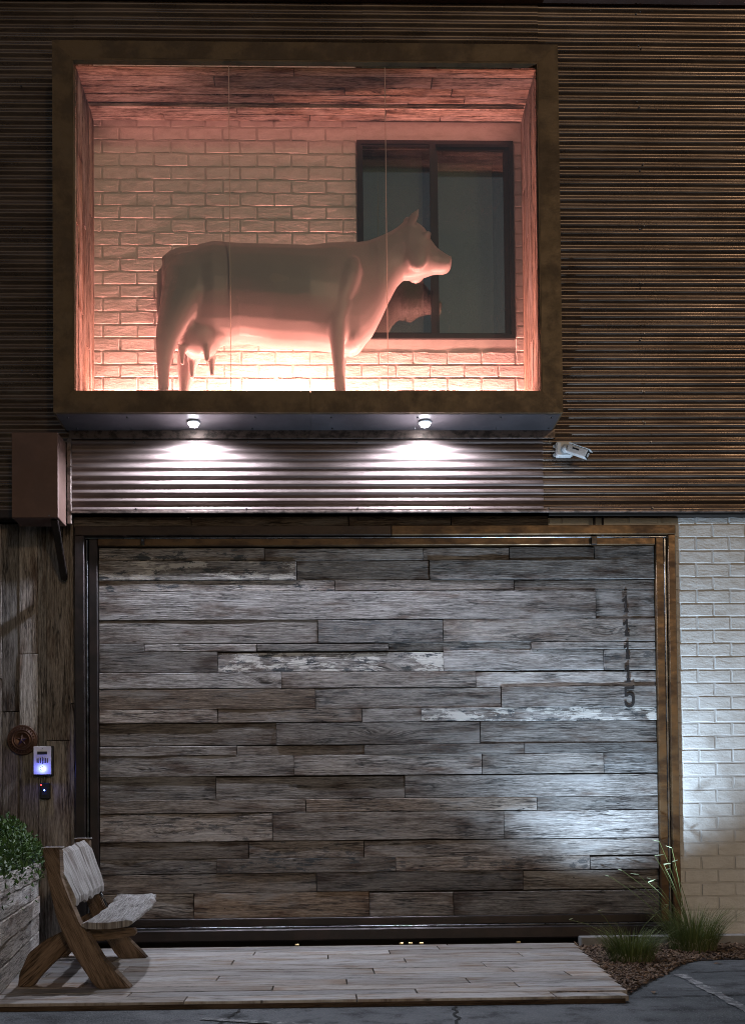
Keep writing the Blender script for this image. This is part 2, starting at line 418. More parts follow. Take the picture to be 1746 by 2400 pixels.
obj('bark_mulch', chips(5200, bed, (1.45, 3.4, -2.1, -.02), -.028, .015, .05), M_MULCH, kind='stuff', label='brown bark mulch covering the planting bed right of the deck')
wbox('concrete_kerb', (1.72, 3.5, -.16, -.075, -.06, .045), M_CONC, None, .006, label='low grey concrete kerb under the right end of the door', category='kerb')

# ------------------------------------------------------------------ deck
deck = thing('wooden_deck', 'low platform of pale weathered boards in front of the door', 'deck', (0, -1.15, -.03))
rows = [-.10, -.185, -.385, -.585, -.79, -1.0, -1.215, -1.43, -1.62, -1.81, -1.965, -2.105, -2.255]
jn = [[.8], [.72, 1.9], [-.5, .38, 1.6], [-1.35, -.02, 1.2], [-.6, .45], [-1.2, .9], [-1.6, .24, 1.02], [-.62, 1.3], [-1.3, .08, .72], [-.3, .95], [-1.0, .42], [-.7, .12, 1.07]]
def deck_right(y): return 1.685+(y+.09)*.116
for i in range(len(rows)-1):
    ya, yb = rows[i], rows[i+1]; yc = (ya+yb)/2; xr = deck_right(yc)
    xs = [-2.7]+[x for x in jn[i] if x < xr-.15]+[xr]
    for a, b in zip(xs, xs[1:]):
        if i == 10 and a > .3: bz = 0
        w_ = ya-yb
        y_ = yc
        if i == 11 and a > 1.0: w_ -= .035; y_ -= .012; b -= .02
        plank('board', b-a, w_, .026, M_DECK, deck, ((a+b)/2, y_, rnd.uniform(-.002, .001)), orient((1, 0, 0), (0, 0, -1)), rnd.uniform(.66, 1.12), rnd.uniform(0, .4), 0, gap=.003, cham=.002)
wbox('joist', (-2.7, 1.40, -2.235, -2.20, -.032, -.028+.0), M_TIMBER, deck, 0, tone=.6, warm=.5, paint=0.)
wbox('edge_board', (-2.7, 1.40, -2.262, -2.257, -.034, -.012), M_TIMBER, deck, 0, tone=.55, warm=.3, paint=0.)

# ------------------------------------------------------------------ building: corrugated wall
wall = thing('corrugated_wall', 'rust brown corrugated metal wall covering the upper storey', 'wall', (0, -.1, 3.018))
PITCHC, AMP = .0595, .0095
def corr(name, x0, x1, z0, z1, y=-.1, dy=0, mat=None):
    nx = max(2, int((x1-x0)/.12)); nz = max(4, int((z1-z0)/PITCHC*12))
    vs_, fs = [], []
    for i in range(nx+1):
        x = x0+(x1-x0)*i/nx
        for k in range(nz+1):
            z = z0+(z1-z0)*k/nz
            s = math.sin(2*math.pi*(z-3.018)/PITCHC)
            yy = y-AMP*s+dy+.0016*mnoise.noise(Vector((x*1.7, z*2.3, 3.1)))+.0007*mnoise.noise(Vector((x*6, z*14, 9)))
            vs_.append((x, yy, z))
    for i in range(nx):
        for k in range(nz):
            a = i*(nz+1)+k; fs.append((a, a+1, a+nz+2, a+nz+1))
    return obj(name, mesh(name, vs_, fs), mat or M_CORR, wall, smooth=True)
corr('corrugated_sheet', -3.4, -1.72, 3.03, 6.63)
corr('corrugated_sheet', 1.50, 3.9, 3.018, 6.63)
corr('corrugated_sheet', -1.74, .30, 6.02, 6.632, dy=-.002)
corr('corrugated_sheet', .28, 1.52, 6.02, 6.634, dy=-.004)
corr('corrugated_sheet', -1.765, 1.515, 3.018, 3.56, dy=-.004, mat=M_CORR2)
wbox('flashing', (-1.78, 1.60, -.122, -.108, 3.525, 3.585), M_FLASH, wall, .002)
wbox('drip_edge', (-1.765, 3.9, -.128, -.108, 3.003, 3.019), M_FLASH, wall, .002)
wbox('corner_trim', (-1.792, -1.764, -.125, -.09, 2.93, 3.525), M_FLASH, wall, .002)
wbox('coping', (-3.4, 3.9, -.15, .3, 6.636, 6.74), M_BOX, wall, .006)
wbox('lower_trim', (-3.4, -1.80, -.116, -.01, 2.975, 3.029), M_BLACK, wall, .002)
scr = bmesh.new()
def screw(x, z, y=-.118):
    m = Matrix.Translation((x, y, z)) @ Matrix.Rotation(math.pi/2, 4, 'X')
    bmesh.ops.create_cone(scr, cap_ends=True, segments=8, radius1=.0065, radius2=.005, depth=.008, matrix=m)
for x in (-1.33, -.55, .22, .99, 1.55, 2.27):
    for z in (3.035, 3.50): screw(x+rnd.uniform(-.01, .01), z)
for z in (3.62, 3.85, 4.24, 4.6, 5.02, 5.45, 5.9, 6.3, 6.56):
    for x in (2.22, 2.24): screw(x+rnd.uniform(-.012, .012), z+rnd.uniform(-.03, .03))
for z in (4.0, 5.0, 6.0): screw(-2.1, z)
obj('screws', scr, M_CHROME, wall, kind='stuff')
# core of the building behind the cladding
core = bmesh.new()
bm_box(core, -3.4, -1.78, -.07, .3, 3.0, 6.63); bm_box(core, 1.56, 3.9, -.07, .3, 3.0, 6.63)
bm_box(core, -1.78, 1.56, -.07, .3, 6.04, 6.63); bm_box(core, -1.78, 1.56, -.07, .3, 3.03, 3.58)
bm_box(core, -3.4, -1.78, .05, .3, -.1, 3.0); bm_box(core, -1.78, 3.9, .06, .3, -.1, 3.03)
obj('wall_core', core, M_BACK, wall)

# ------------------------------------------------------------------ display bay
bay = thing('display_bay', 'projecting steel framed display box holding the cow, lined with old wood', 'display case', (-.11, -.41, 3.585))
OX0, OX1, OZ0, OZ1 = -1.806, 1.587, 3.585, 6.095
IX0, IX1, IZ0, IZ1 = -1.676, 1.451, 3.731, 5.976
YF = -.41
def frame_piece(name, poly):
    bm = prism(poly, YF, YF+.02, 0); return obj(name, bm, M_FRAME, bay)
frame_piece('steel_face', [(OX0, OZ0), (OX0, OZ1), (IX0, IZ1), (IX0, IZ0)])
frame_piece('steel_face', [(OX1, OZ0), (IX1, IZ0), (IX1, IZ1), (OX1, OZ1)])
frame_piece('steel_face', [(OX0, OZ1), (OX1, OZ1), (IX1, IZ1), (IX0, IZ1)])
XS = -.105
frame_piece('steel_face', [(OX0, OZ0), (IX0, IZ0), (XS-.0015, IZ0), (XS-.0015, OZ0)])
frame_piece('steel_face', [(XS+.0015, OZ0), (XS+.0015, IZ0), (IX1, IZ0), (OX1, OZ0)])
wbox('side_sheet', (OX0, OX0+.012, YF+.0205, -.1, OZ0, OZ1-.012), M_FRAME, bay, 0)
wbox('side_sheet', (OX1-.012, OX1, YF+.0205, -.1, OZ0, OZ1-.012), M_FRAME, bay, 0)
wbox('top_sheet', (OX0, OX1, YF+.0205, -.1, OZ1-.011, OZ1), M_FRAME, bay, 0)
wbox('soffit_sheet', (OX0+.0125, XS-.001, YF+.0205, -.1, OZ0-.004, OZ0+.008), M_SOFFIT, bay, 0)
wbox('soffit_sheet', (XS+.001, OX1-.0125, YF+.0205, -.1, OZ0-.004, OZ0+.008), M_SOFFIT, bay, 0)
sb = bmesh.new()
for x in (-1.72, -1.33, -.5, .02, .6, 1.15, 1.52):
    for y in (-.34, -.16): bmesh.ops.create_cone(sb, cap_ends=True, segments=8, radius1=.005, radius2=.007, depth=.006, matrix=Matrix.Translation((x+rnd.uniform(-.03, .03), y, OZ0-.007)))
obj('soffit_screws', sb, M_CHROME, bay, kind='stuff')
wbox('floor', (IX0-.05, IX1+.05, YF+.021, .17, 3.60, 3.63), M_FLOORW, bay, 0)
# inner lips
wbox('inner_lip', (IX0, IX1, YF+.0005, -.352, IZ1-.014, IZ1-.0003), M_FRAME, bay, .001)
wbox('inner_lip', (IX0+.0003, IX0+.010, YF+.0005, -.352, IZ0, IZ1-.0145), M_FRAME, bay, .001)
wbox('inner_lip', (IX1-.010, IX1-.0003, YF+.0005, -.352, IZ0, IZ1-.0145), M_FRAME, bay, .001)
wbox('inner_lip', (IX0+.0105, IX1-.0105, YF+.0345, -.352, IZ0-.03, IZ0-.002), M_FRAME, bay, .001)
wbox('sill_plate', (IX0-.03, IX1+.03, YF+.0205, YF+.034, OZ0+.01, IZ0-.002), M_FRAME, bay, 0)
# wooden lining of the ceiling and the two sides
cy = [-.352, -.27, -.17, -.10, -.035, .035, .095, .162]
cj = [[-.2], [-.75, .75], [.15, .9], [-.35, 1.0], [-.1, .6], [-.62, .45], [-1.15, -.1, .85]]
for i in range(7):
    xs = [IX0]+cj[i]+[IX1]
    for a, b in zip(xs, xs[1:]):
        plank('ceiling_plank', b-a, cy[i+1]-cy[i], .03, M_WOOD, bay, ((a+b)/2, (cy[i]+cy[i+1])/2, IZ1-.012+rnd.uniform(-.004, .003)), orient((1, 0, 0), (0, 0, 1)), rnd.uniform(1.5, 2.4), rnd.uniform(.3, .9), 0)
sy = [-.352, -.30, -.19, -.09, .02, .10, .162]
for side in (-1, 1):
    for i in range(6):
        zs = [3.63]+[[4.9], [4.35, 5.4], [5.0], [4.2], [5.2], [4.6]][i if side < 0 else 5-i]+[IZ1-.018]
        for a, b in zip(zs, zs[1:]):
            xx = (IX0+.012 if side < 0 else IX1-.012)+rnd.uniform(-.004, .004)
            plank('side_plank', b-a, sy[i+1]-sy[i], .03, M_WOOD, bay, (xx, (sy[i]+sy[i+1])/2, (a+b)/2), orient((0, 0, 1), (side, 0, 0)), rnd.uniform(1.0, 1.8), rnd.uniform(.4, 1), 0)
# butt-jointed glass
gx = [IX0+.011, -.635, .418, IX1-.011]
for a, b in zip(gx, gx[1:]):
    wbox('glass_pane', (a+.0012, b-.0012, -.372, -.362, IZ0-.02, IZ1-.016), M_GLASS, bay, 0)
M_SIL = NT('silicone_joint'); _d = M_SIL.n('BsdfPrincipled', {'Base Color': (.85, .74, .68, 1), 'Roughness': .4}); _tl = M_SIL.n('BsdfTranslucent', {0: (.85, .7, .62, 1)})
_m1 = M_SIL.n('MixShader', {0: .5, 1: _d, 2: _tl}); _m2 = M_SIL.n('MixShader', {0: .55, 1: M_SIL.n('BsdfTransparent'), 2: _m1})
M_SIL.t.links.new(_m2.outputs[0], M_SIL.out.inputs[0]); M_SIL = M_SIL.m
for x in gx[1:-1]:
    wbox('glass_joint', (x-.0025, x+.0025, -.3745, -.3595, IZ0-.02, IZ1-.016), M_SIL, bay, 0)

# painted brick wall at the back of the bay with its sliding window
bwall = thing('painted_brick_wall', 'white painted brick wall with a sliding window at the back of the display bay', 'wall', (-.11, .17, 3.63))
WX0, WX1, WZ0, WZ1 = .24, 1.381, 4.362, 5.818
mort = bmesh.new(); yb = .165
for a, b, c, d in ((IX0-.03, WX0, 3.6, 6.0), (WX1, IX1+.03, 3.6, 6.0), (WX0, WX1, 3.6, WZ0), (WX0, WX1, WZ1, 6.0)):
    bm_box(mort, a, b, yb, yb+.08, c, d)
obj('mortar', mort, M_MORTAR, bwall)
brick_field(bwall, IX0+.0, IX1-.0, 3.63, 5.97, .16, .249, .0966, -1.607, 5.721-.0966*20, [(WX0-.005, WX1+.005, WZ0-.012, WZ1+.004)])
wbox('lintel', (WX0-.0, IX1-.005, .157, .168, WZ1+.004, 5.965), M_BRICK, bwall, .002)
win = obj('window', box(0, 1, 0, 1, 0, 1), M_DARKWIN, bwall, (0, 0, 0)); 
bm = bmesh.new()
fw = .028
for e in ((WX0, WX0+fw, .140, .2, WZ0, WZ1), (WX1-fw, WX1, .140, .2, WZ0, WZ1), (WX0+fw, WX1-fw, .140, .2, WZ0, WZ0+fw), (WX0+fw, WX1-fw, .140, .2, WZ1-fw, WZ1)): bm_box(bm, *e)
bmesh.ops.recalc_face_normals(bm, faces=bm.faces)
bm.to_mesh(win.data); bm.free()
MX = .80
bm = bmesh.new()
for e in ((MX-.03, MX+.012, .14, .165, WZ0+fw, WZ1-fw), (WX0+fw, WX0+fw+.014, .145, .165, WZ0+fw, WZ1-fw), (WX0+fw+.014, MX-.03, .145, .165, WZ0+fw, WZ0+fw+.014), (WX0+fw+.014, MX-.03, .145, .165, WZ1-fw-.014, WZ1-fw)): bm_box(bm, *e)
obj('sash', bm, M_DARKWIN, win)
bm = bmesh.new()
for e in ((MX-.02, MX+.03, .168, .19, WZ0+fw, WZ1-fw), (WX1-fw-.04, WX1-fw, .168, .19, WZ0+fw, WZ1-fw), (MX+.03, WX1-fw-.04, .168, .19, WZ0+fw, WZ0+fw+.022), (MX+.03, WX1-fw-.04, .168, .19, WZ1-fw-.022, WZ1-fw)): bm_box(bm, *e)
obj('sash', bm, M_DARKWIN, win)
wbox('pane', (WX0+fw+.012, MX-.028, .152, .157, WZ0+fw+.012, WZ1-fw-.012), M_WINGLASS, win, 0)
wbox('pane', (MX+.028, WX1-fw-.038, .177, .182, WZ0+fw+.02, WZ1-fw-.02), M_WINGLASS, win, 0)
M_PANE_GREY = plain('pane_grey', (.42, .43, .40), .9, 0, .2, 8, .2)  # added grey sheets standing in for reflections and room light in the panes
wbox('pane_backer', (WX0+.05, MX-.07, .30, .303, WZ0+.02, WZ1-.02), M_PANE_GREY, win, 0)
wbox('pane_backer', (MX+.04, WX1-.13, .30, .303, WZ0+.02, WZ1-.06), M_PANE_GREY, win, 0)
# the unlit room behind the window
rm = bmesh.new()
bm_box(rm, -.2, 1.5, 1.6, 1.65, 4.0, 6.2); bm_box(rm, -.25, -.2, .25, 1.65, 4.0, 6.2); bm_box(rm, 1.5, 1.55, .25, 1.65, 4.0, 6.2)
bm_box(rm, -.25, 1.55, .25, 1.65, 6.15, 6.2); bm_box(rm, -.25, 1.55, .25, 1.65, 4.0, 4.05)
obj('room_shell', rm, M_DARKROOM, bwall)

# ------------------------------------------------------------------ cow
def loft(bm, slices, n=24, ex=2.25):
    """slices: (top(x,z), bottom(x,z), y centre, half width)"""
    rings = []
    for (tx, tz), (bx, bz), yc, hw in slices:
        c = Vector(((tx+bx)/2, yc, (tz+bz)/2)); u = Vector(((tx-bx)/2, 0, (tz-bz)/2)); ring = []
        for k in range(n):
            a = 2*math.pi*k/n; ca, sa = math.cos(a), math.sin(a)
            ring.append(bm.verts.new(c+u*math.copysign(abs(sa)**(2/ex), sa)+Vector((0, hw, 0))*math.copysign(abs(ca)**(2/ex), ca)))
        rings.append(ring)
    for A, B in zip(rings, rings[1:]):
        for k in range(n): bm.faces.new((A[k], A[(k+1) % n], B[(k+1) % n], B[k]))
    bm.faces.new(rings[0]); bm.faces.new(rings[-1])
def ell(bm, c, r, rot=None):
    m = Matrix.Translation(c)
    if rot: m = m @ Matrix.Rotation(rot[1], 4, rot[0])
    bmesh.ops.create_uvsphere(bm, u_segments=20, v_segments=14, radius=1, matrix=m @ Matrix.Diagonal((*r, 1)))
cb = bmesh.new(); CY = -.12
loft(cb, [((-1.125, 4.73), (-1.118, 4.44), CY, .08), ((-1.10, 4.80), (-1.10, 4.3), CY, .14), ((-1.03, 4.845), (-1.02, 4.22), CY, .175), ((-.90, 4.858), (-.9, 4.2), CY, .21),
          ((-.757, 4.888), (-.757, 4.19), CY, .235), ((-.66, 4.880), (-.66, 4.195), CY, .220), ((-.59, 4.874), (-.59, 4.212), CY, .222), ((-.35, 4.864), (-.35, 4.176), CY, .245), ((-.1, 4.860), (-.1, 4.163), CY, .24),
          ((.03, 4.884), (.03, 4.144), CY, .215), ((.15, 4.896), (.152, 4.112), CY, .19), ((.235, 4.900), (.235, 4.136), CY, .155), ((.30, 4.914), (.325, 4.24), CY, .12),
          ((.37, 4.94), (.385, 4.355), CY, .10), ((.44, 4.972), (.447, 4.49), CY, .088), ((.50, 5.005), (.50, 4.59), CY, .082), ((.55, 5.045), (.55, 4.645), CY, .085)], ex=2.12)
loft(cb, [((.50, 4.99), (.51, 4.66), CY, .06), ((.545, 5.04), (.55, 4.645), CY, .085), ((.585, 5.062), (.585, 4.643), CY, .095), ((.645, 5.042), (.645, 4.652), CY, .098), ((.70, 4.998), (.705, 4.668), CY, .092), ((.738, 4.925), (.752, 4.685), CY, .072),
          ((.785, 4.862), (.79, 4.688), CY, .058), ((.833, 4.828), (.832, 4.688), CY, .058), ((.868, 4.803), (.866, 4.703), CY, .055), ((.888, 4.782), (.882, 4.73), CY, .035)], ex=2.3)
def leg(yc, sl):
    loft(cb, [((x1, z), (x0, z), yc+dy, hw) for z, x0, x1, hw, dy in sl], 18, 2.1)
hind = [(4.74, -1.02, -.72, .05, .03), (4.62, -1.09, -.70, .075, .01), (4.45, -1.115, -.76, .085, 0), (4.32, -1.13, -.86, .075, 0), (4.2, -1.15, -.95, .06, 0), (4.12, -1.155, -1.0, .05, 0), (4.03, -1.15, -1.035, .042, 0), (3.92, -1.143, -1.058, .038, 0), (3.80, -1.136, -1.065, .036, 0), (3.71, -1.14, -1.06, .04, 0), (3.67, -1.14, -1.04, .044, 0), (3.628, -1.145, -1.02, .05, 0)]
leg(-.275, hind)
leg(.035, [(z, a+.10, b+.095, h, -d) for z, a, b, h, d in hind])
fore = [(4.62, -.02, .2, .05, .03), (4.5, -.015, .235, .065, .01), (4.38, -.005, .205, .062, 0), (4.27, .005, .158, .055, 0), (4.15, .027, .135, .046, 0), (4.05, .04, .128, .04, 0), (3.94, .052, .123, .036, 0), (3.85, .055, .132, .04, 0), (3.79, .06, .137, .038, 0), (3.71, .065, .132, .036, 0), (3.67, .06, .14, .042, 0), (3.628, .055, .16, .05, 0)]
leg(-.25, fore)
leg(.01, [(z, a+.015, b+.016, h, -d) for z, a, b, h, d in fore])
ell(cb, (.13, -.262, 4.50), (.095, .06, .24), ('Y', .35)); ell(cb, (.13, .022, 4.50), (.095, .06, .24), ('Y', .35))
ell(cb, (.17, -.12, 4.26), (.12, .13, .15))
ell(cb, (-.875, -.14, 4.215), (.15, .12, .135)); ell(cb, (-.76, -.14, 4.25), (.10, .10, .085))
for x, y, z0, z1 in ((-.986, -.20, 4.13, 4.0), (-.938, -.07, 4.12, 3.962), (-.817, -.20, 4.13, 4.02), (-.797, -.07, 4.12, 3.978)):
    bm_tube(cb, [(x, y, z0), (x, y, (z0+z1)/2), (x+.003, y, z1+.012), (x+.003, y, z1)], [.034, .021, .017, .009], 12)
bm_tube(cb, [(-1.0, CY, 4.825), (-1.06, CY, 4.815), (-1.112, CY, 4.775), (-1.143, CY, 4.69), (-1.153, CY, 4.56), (-1.152, CY, 4.46), (-1.146, CY, 4.40), (-1.138, CY, 4.33)], [.03, .032, .03, .025, .021, .023, .026, .012], 12)
for s in (-1, 1):
    e0 = Vector((.585, CY+s*.075, 4.985)); e1 = Vector((.652, CY+s*.125, 5.072))
    d = e1-e0
    loft_pts = [(0, .022), (.3, .030), (.6, .026), (.85, .014), (1, .004)]
    side = Vector((.75, s*.1, -.5)).normalized(); nrm = d.cross(side).normalized(); rings = []
    for t, r in loft_pts:
        c = e0+d*t
        rings.append([cb.verts.new(c+side*math.cos(2*math.pi*k/12)*r*1.25+nrm*math.sin(2*math.pi*k/12)*max(r*.42, .007)) for k in range(12)])
    for A, B in zip(rings, rings[1:]):
        for k in range(12): cb.faces.new((A[k], A[(k+1) % 12], B[(k+1) % 12], B[k]))
    cb.faces.new(rings[0]); cb.faces.new(rings[-1])
    ell(cb, (.705, CY+s*.080, 4.905), (.032, .024, .018)); ell(cb, (.71, CY+s*.086, 4.925), (.036, .018, .012)); ell(cb, (.868, CY+s*.035, 4.775), (.022, .02, .018))
    ell(cb, (.64, CY+s*.085, 4.76), (.075, .022, .10))
ell(cb, (.585, CY, 5.055), (.035, .05, .025))
bmesh.ops.recalc_face_normals(cb, faces=cb.faces)
tmp = bpy.data.meshes.new('tmp'); cb.to_mesh(tmp); cb.free()
to = bpy.data.objects.new('tmp', tmp); COL.objects.link(to)
md = to.modifiers.new('r', 'REMESH'); md.mode = 'VOXEL'; md.voxel_size = .0105; md.use_smooth_shade = True
ms = to.modifiers.new('s', 'SMOOTH'); ms.factor = .5; ms.iterations = 8
dg = bpy.context.evaluated_depsgraph_get(); cme = bpy.data.meshes.new_from_object(to.evaluated_get(dg))
bpy.data.objects.remove(to); cme.name = 'cow_statue'; cme.materials.clear(); cme.transform(Matrix.Translation((.1, .12, -3.628)))
obj('cow_statue', cme, M_COW, None, (-.1, -.12, 3.628), smooth=True, label='life-size pale cow statue standing in profile inside the lit display bay', category='statue')

# lamps inside the bay, two of them added fill bars
def light(name, typ, energy, color, loc, parent, rot=None, **kw):
    ld = bpy.data.lights.new(name, typ); ld.energy = energy; ld.color = color
    for k, v in kw.items(): setattr(ld, k, v)
    return link(bpy.data.objects.new(name, ld), parent, loc, rot)
SALMON = (1, .36, .285)
fl = thing('floor_floodlight', 'salmon floodlight on the bay floor between the cow and the bricks', 'lamp', (-.36, -.05, 3.63))
wbox('housing', (-.50, -.22, -.07, -.03, 3.631, 3.735), M_RUBBER, fl, .004)
wbox('lens', (-.485, -.235, -.0295, -.0275, 3.67, 3.73), emit('flood_lens', (*SALMON, 1), 6), fl, 0)
light('flood_light', 'AREA', 44, (1, .46, .33), (-.36, -.02, 3.705), fl, Matrix.Rotation(math.radians(112), 3, 'X'), shape='RECTANGLE', size=.26, size_y=.05)
for k, (a, b) in enumerate(((-1.60, -.62), (-.10, 1.38))):
    t = thing('light_bar', ('left' if k == 0 else 'right')+' salmon light bar on the bay floor along the brick wall', 'lamp', ((a+b)/2, .07, 3.63))
    wbox('housing', (a, b, .05, .09, 3.631, 3.65), M_RUBBER, t, .003)
    wbox('lens', (a+.01, b-.01, .054, .086, 3.651, 3.653), emit('bar_lens', (*SALMON, 1), 4), t, 0)
    light('bar_light', 'AREA', 52*(b-a), SALMON, ((a+b)/2, .07, 3.658), t, Matrix.Rotation(math.radians(172), 3, 'X'), shape='RECTANGLE', size=b-a-.05, size_y=.03)

t = thing('light_bar', 'added salmon fill bar behind a slim, added valance at the back of the bay ceiling', 'lamp', (-.11, .0, 5.93))  # added fill light to lift the upper bricks
plank('baffle', 3.09, .030, .012, M_WOOD, t, (-.112, -.024, 5.944), None, 3.2, .5, 0)  # added board that only keeps the fill bar out of sight
wbox('housing', (-1.6, 1.37, -.0115, .02, 5.949, 5.960), M_RUBBER, t, .002)
light('bar_light', 'AREA', 1.9, (1, .33, .27), (-.11, .006, 5.946), t, Matrix.Rotation(math.radians(40), 3, 'X'), shape='RECTANGLE', size=2.9, size_y=.02)
t = thing('light_bar', 'added faint salmon fill bar on the bay floor behind the front sill', 'lamp', (-.11, -.33, 3.63))  # added fill light for the cow's near side and the ceiling
wbox('housing', (-1.6, 1.37, -.356, -.328, 3.631, 3.645), M_RUBBER, t, .002)
wbox('lens', (-1.59, 1.36, -.353, -.331, 3.6455, 3.647), emit('sill_fill_lens', (*SALMON, 1), 1), t, 0)
light('bar_light', 'AREA', 1.2, (1, .38, .33), (-.11, -.342, 3.65), t, Matrix.Rotation(math.pi, 3, 'X'), shape='RECTANGLE', size=2.9, size_y=.02)

# ------------------------------------------------------------------ soffit lamps
M_LENS = emit('lamp_lens', (.92, .95, 1, 1), 60)
for k, (x, lab) in enumerate(((-.90, 'bright round soffit downlight under the bay, the left one below the cow hind legs'), (.672, 'bright round soffit downlight under the bay, the right one nearer the security camera'))):
    t = thing('soffit_downlight', lab, 'lamp', (x, -.268, 3.58), 'downlights under the display bay')
    obj('trim_ring', lathe([(.046, 0), (.047, -.005), (.042, -.012), (.036, -.011)], 32, 'Z'), M_WHITE, t, (x, -.268, 3.5805), smooth=True)
    obj('lens', lathe([(.034, 0), (.033, -.009), (.026, -.018), (.014, -.023), (.0, -.025)], 24, 'Z'), M_LENS, t, (x, -.268, 3.568), smooth=True)
    light('downlight', 'SPOT', 225, (.80, .85, 1), (x, -.268, 3.522), t, None, spot_size=math.radians(170), spot_blend=.42, shadow_soft_size=.022)

# ------------------------------------------------------------------ security camera
sc_t = thing('security_camera', 'white bullet security camera on a square junction box on the corrugated wall', 'camera', (1.66, -.12, 3.42))
jb = wbox('junction_box', (1.597, 1.712, -.16, -.112, 3.385, 3.49), M_WHITE, sc_t, .009)
for dx in (-.062, .062):
    for dz in (-.03, .032): obj('lug', lathe([(.0095, 0), (.0095, .006)], 14), M_WHITE, sc_t, (1.6545+dx, -.122, 3.437+dz))
bjo = bmesh.new(); bmesh.ops.create_uvsphere(bjo, u_segments=18, v_segments=12, radius=.03)
obj('ball_joint', bjo, M_WHITE, sc_t, (1.66, -.172, 3.435), smooth=True)
ax = Vector((.76, -.45, -.47)).normalized()
c0 = Vector((1.672, -.195, 3.425)); RB = orient(ax, Vector((0, 0, 1)).cross(ax))     # local X along the body
bb = box(0, .15, -.029, .029, -.029, .029, .012, 3)
obj('camera_body', bb, M_WHITE, sc_t, c0, RB)
obj('sun_shield', box(.0, .165, -.033, .033, .0295, .035, .002), M_WHITE, sc_t, c0, RB)
obj('front_face', box(.1502, .1535, -.024, .024, -.024, .024, .0015), M_RUBBER, sc_t, c0, RB)
def ring(r0, r1, h):
    return lathe([(r0, 0), (r0, h), (r1, h), (r1, 0)], 24)
RX = RB @ orient((0, 1, 0), (1, 0, 0))
obj('lens_ring', ring(.015, .0115, .002), M_WHITE, sc_t, c0+ax*.1537, RX)
obj('side_slot', box(.04, .09, -.0305, -.0292, .002, .012), M_RUBBER, sc_t, c0, RB)

# ------------------------------------------------------------------ brown box with strut on the left
mb = thing('metal_box', 'brown sheet metal box fixed to the wall beside the left end of the bay', 'box', (-1.95, -.21, 2.91))
wbox('shell', (-2.11, -1.80, -.32, -.118, 2.912, 3.489), M_BOX, mb, .003)
obj('strut', prism([(-.024, .02), (-.012, 0), (.012, 0), (.024, .02), (.024, .43), (-.024, .43)], -.012, .012, .004), M_BLACK, mb, (-1.835, -.03, 2.56), (math.radians(36), 0, 0))
obj('screw', lathe([(.006, 0), (.005, -.004)], 10), M_CHROME, mb, (-1.86, -.3195, 2.925))

# ------------------------------------------------------------------ vertical plank wall, left
lw = thing('plank_wall', 'weathered vertical plank wall left of the sliding door', 'wall', (-2.2, .02, 0))
cols = [(-3.3, -3.1, [1.2]), (-3.1, -2.93, [2.1]), (-2.93, -2.72, [.9]), (-2.72, -2.50, [1.5]), (-2.50, -2.284, [1.88]), (-2.284, -2.163, [1.647]), (-2.163, -2.033, [1.476, 2.051]), (-2.033, -1.973, [.55]), (-1.973, -1.807, [1.442]), (-1.807, -1.778, [1.7]), (-1.778, -1.762, [])]
for ci, (a, b, js) in enumerate(cols):
    zs = [-.03]+js+[2.97]
    for k, (z0, z1) in enumerate(zip(zs, zs[1:])):
        tone = rnd.uniform(.75, 1.35); warm = rnd.uniform(0, .35); pnt = 0
        if ci == 6 and k == 1: tone, warm = 1.9, 0
        if ci == 5: tone *= .65
        if ci == 10: tone, warm = 1.0, 1
        plank('plank', z1-z0, b-a, .025, M_WOOD, lw, ((a+b)/2, rnd.uniform(-.004, .004)-(.012 if ci in (9, 10) else 0), (z0+z1)/2), UPZ, tone, warm, pnt, segs=4)

# ------------------------------------------------------------------ things on that wall
md_ = thing('star_medallion', 'round brown cast iron medallion with a raised star', 'wall ornament', (-2.137, -.006, 1.447))
prof = [(.106, .0), (.106, -.008), (.101, -.014), (.095, -.010), (.092, -.012), (.074, -.015), (.071, -.021), (.067, -.021), (.064, -.016), (.058, -.017), (.055, -.022), (.051, -.022), (.048, -.016), (.0, -.018)]
obj('disc', lathe(prof, 48), M_IRON, md_, (-2.137, -.006, 1.447), smooth=True)
st = bmesh.new(); tip = st.verts.new((0, -.042, 0)); rim = []
for k in range(10):
    a = math.pi/2+k*math.pi/5; r = .047 if k % 2 == 0 else .019
    rim.append(st.verts.new((math.cos(a)*r, -.017, math.sin(a)*r)))
for k in range(10): st.faces.new((rim[k], rim[(k+1) % 10], tip))
st.faces.new(rim)
bmesh.ops.recalc_face_normals(st, faces=st.faces)
obj('star', st, M_IRON, md_, (-2.137, -.006, 1.447))
tk = bmesh.new()
for k in range(26):
    a = k*2*math.pi/26+.05; m = Matrix.Rotation(-a, 4, 'Y') @ Matrix.Translation((.083, -.0145, 0))
    bmesh.ops.create_cube(tk, size=1, matrix=m @ Matrix.Diagonal((.011, .004, .006, 1)))
obj('raised_border_marks', tk, M_IRON, md_, (-2.137, -.006, 1.447), kind='stuff')

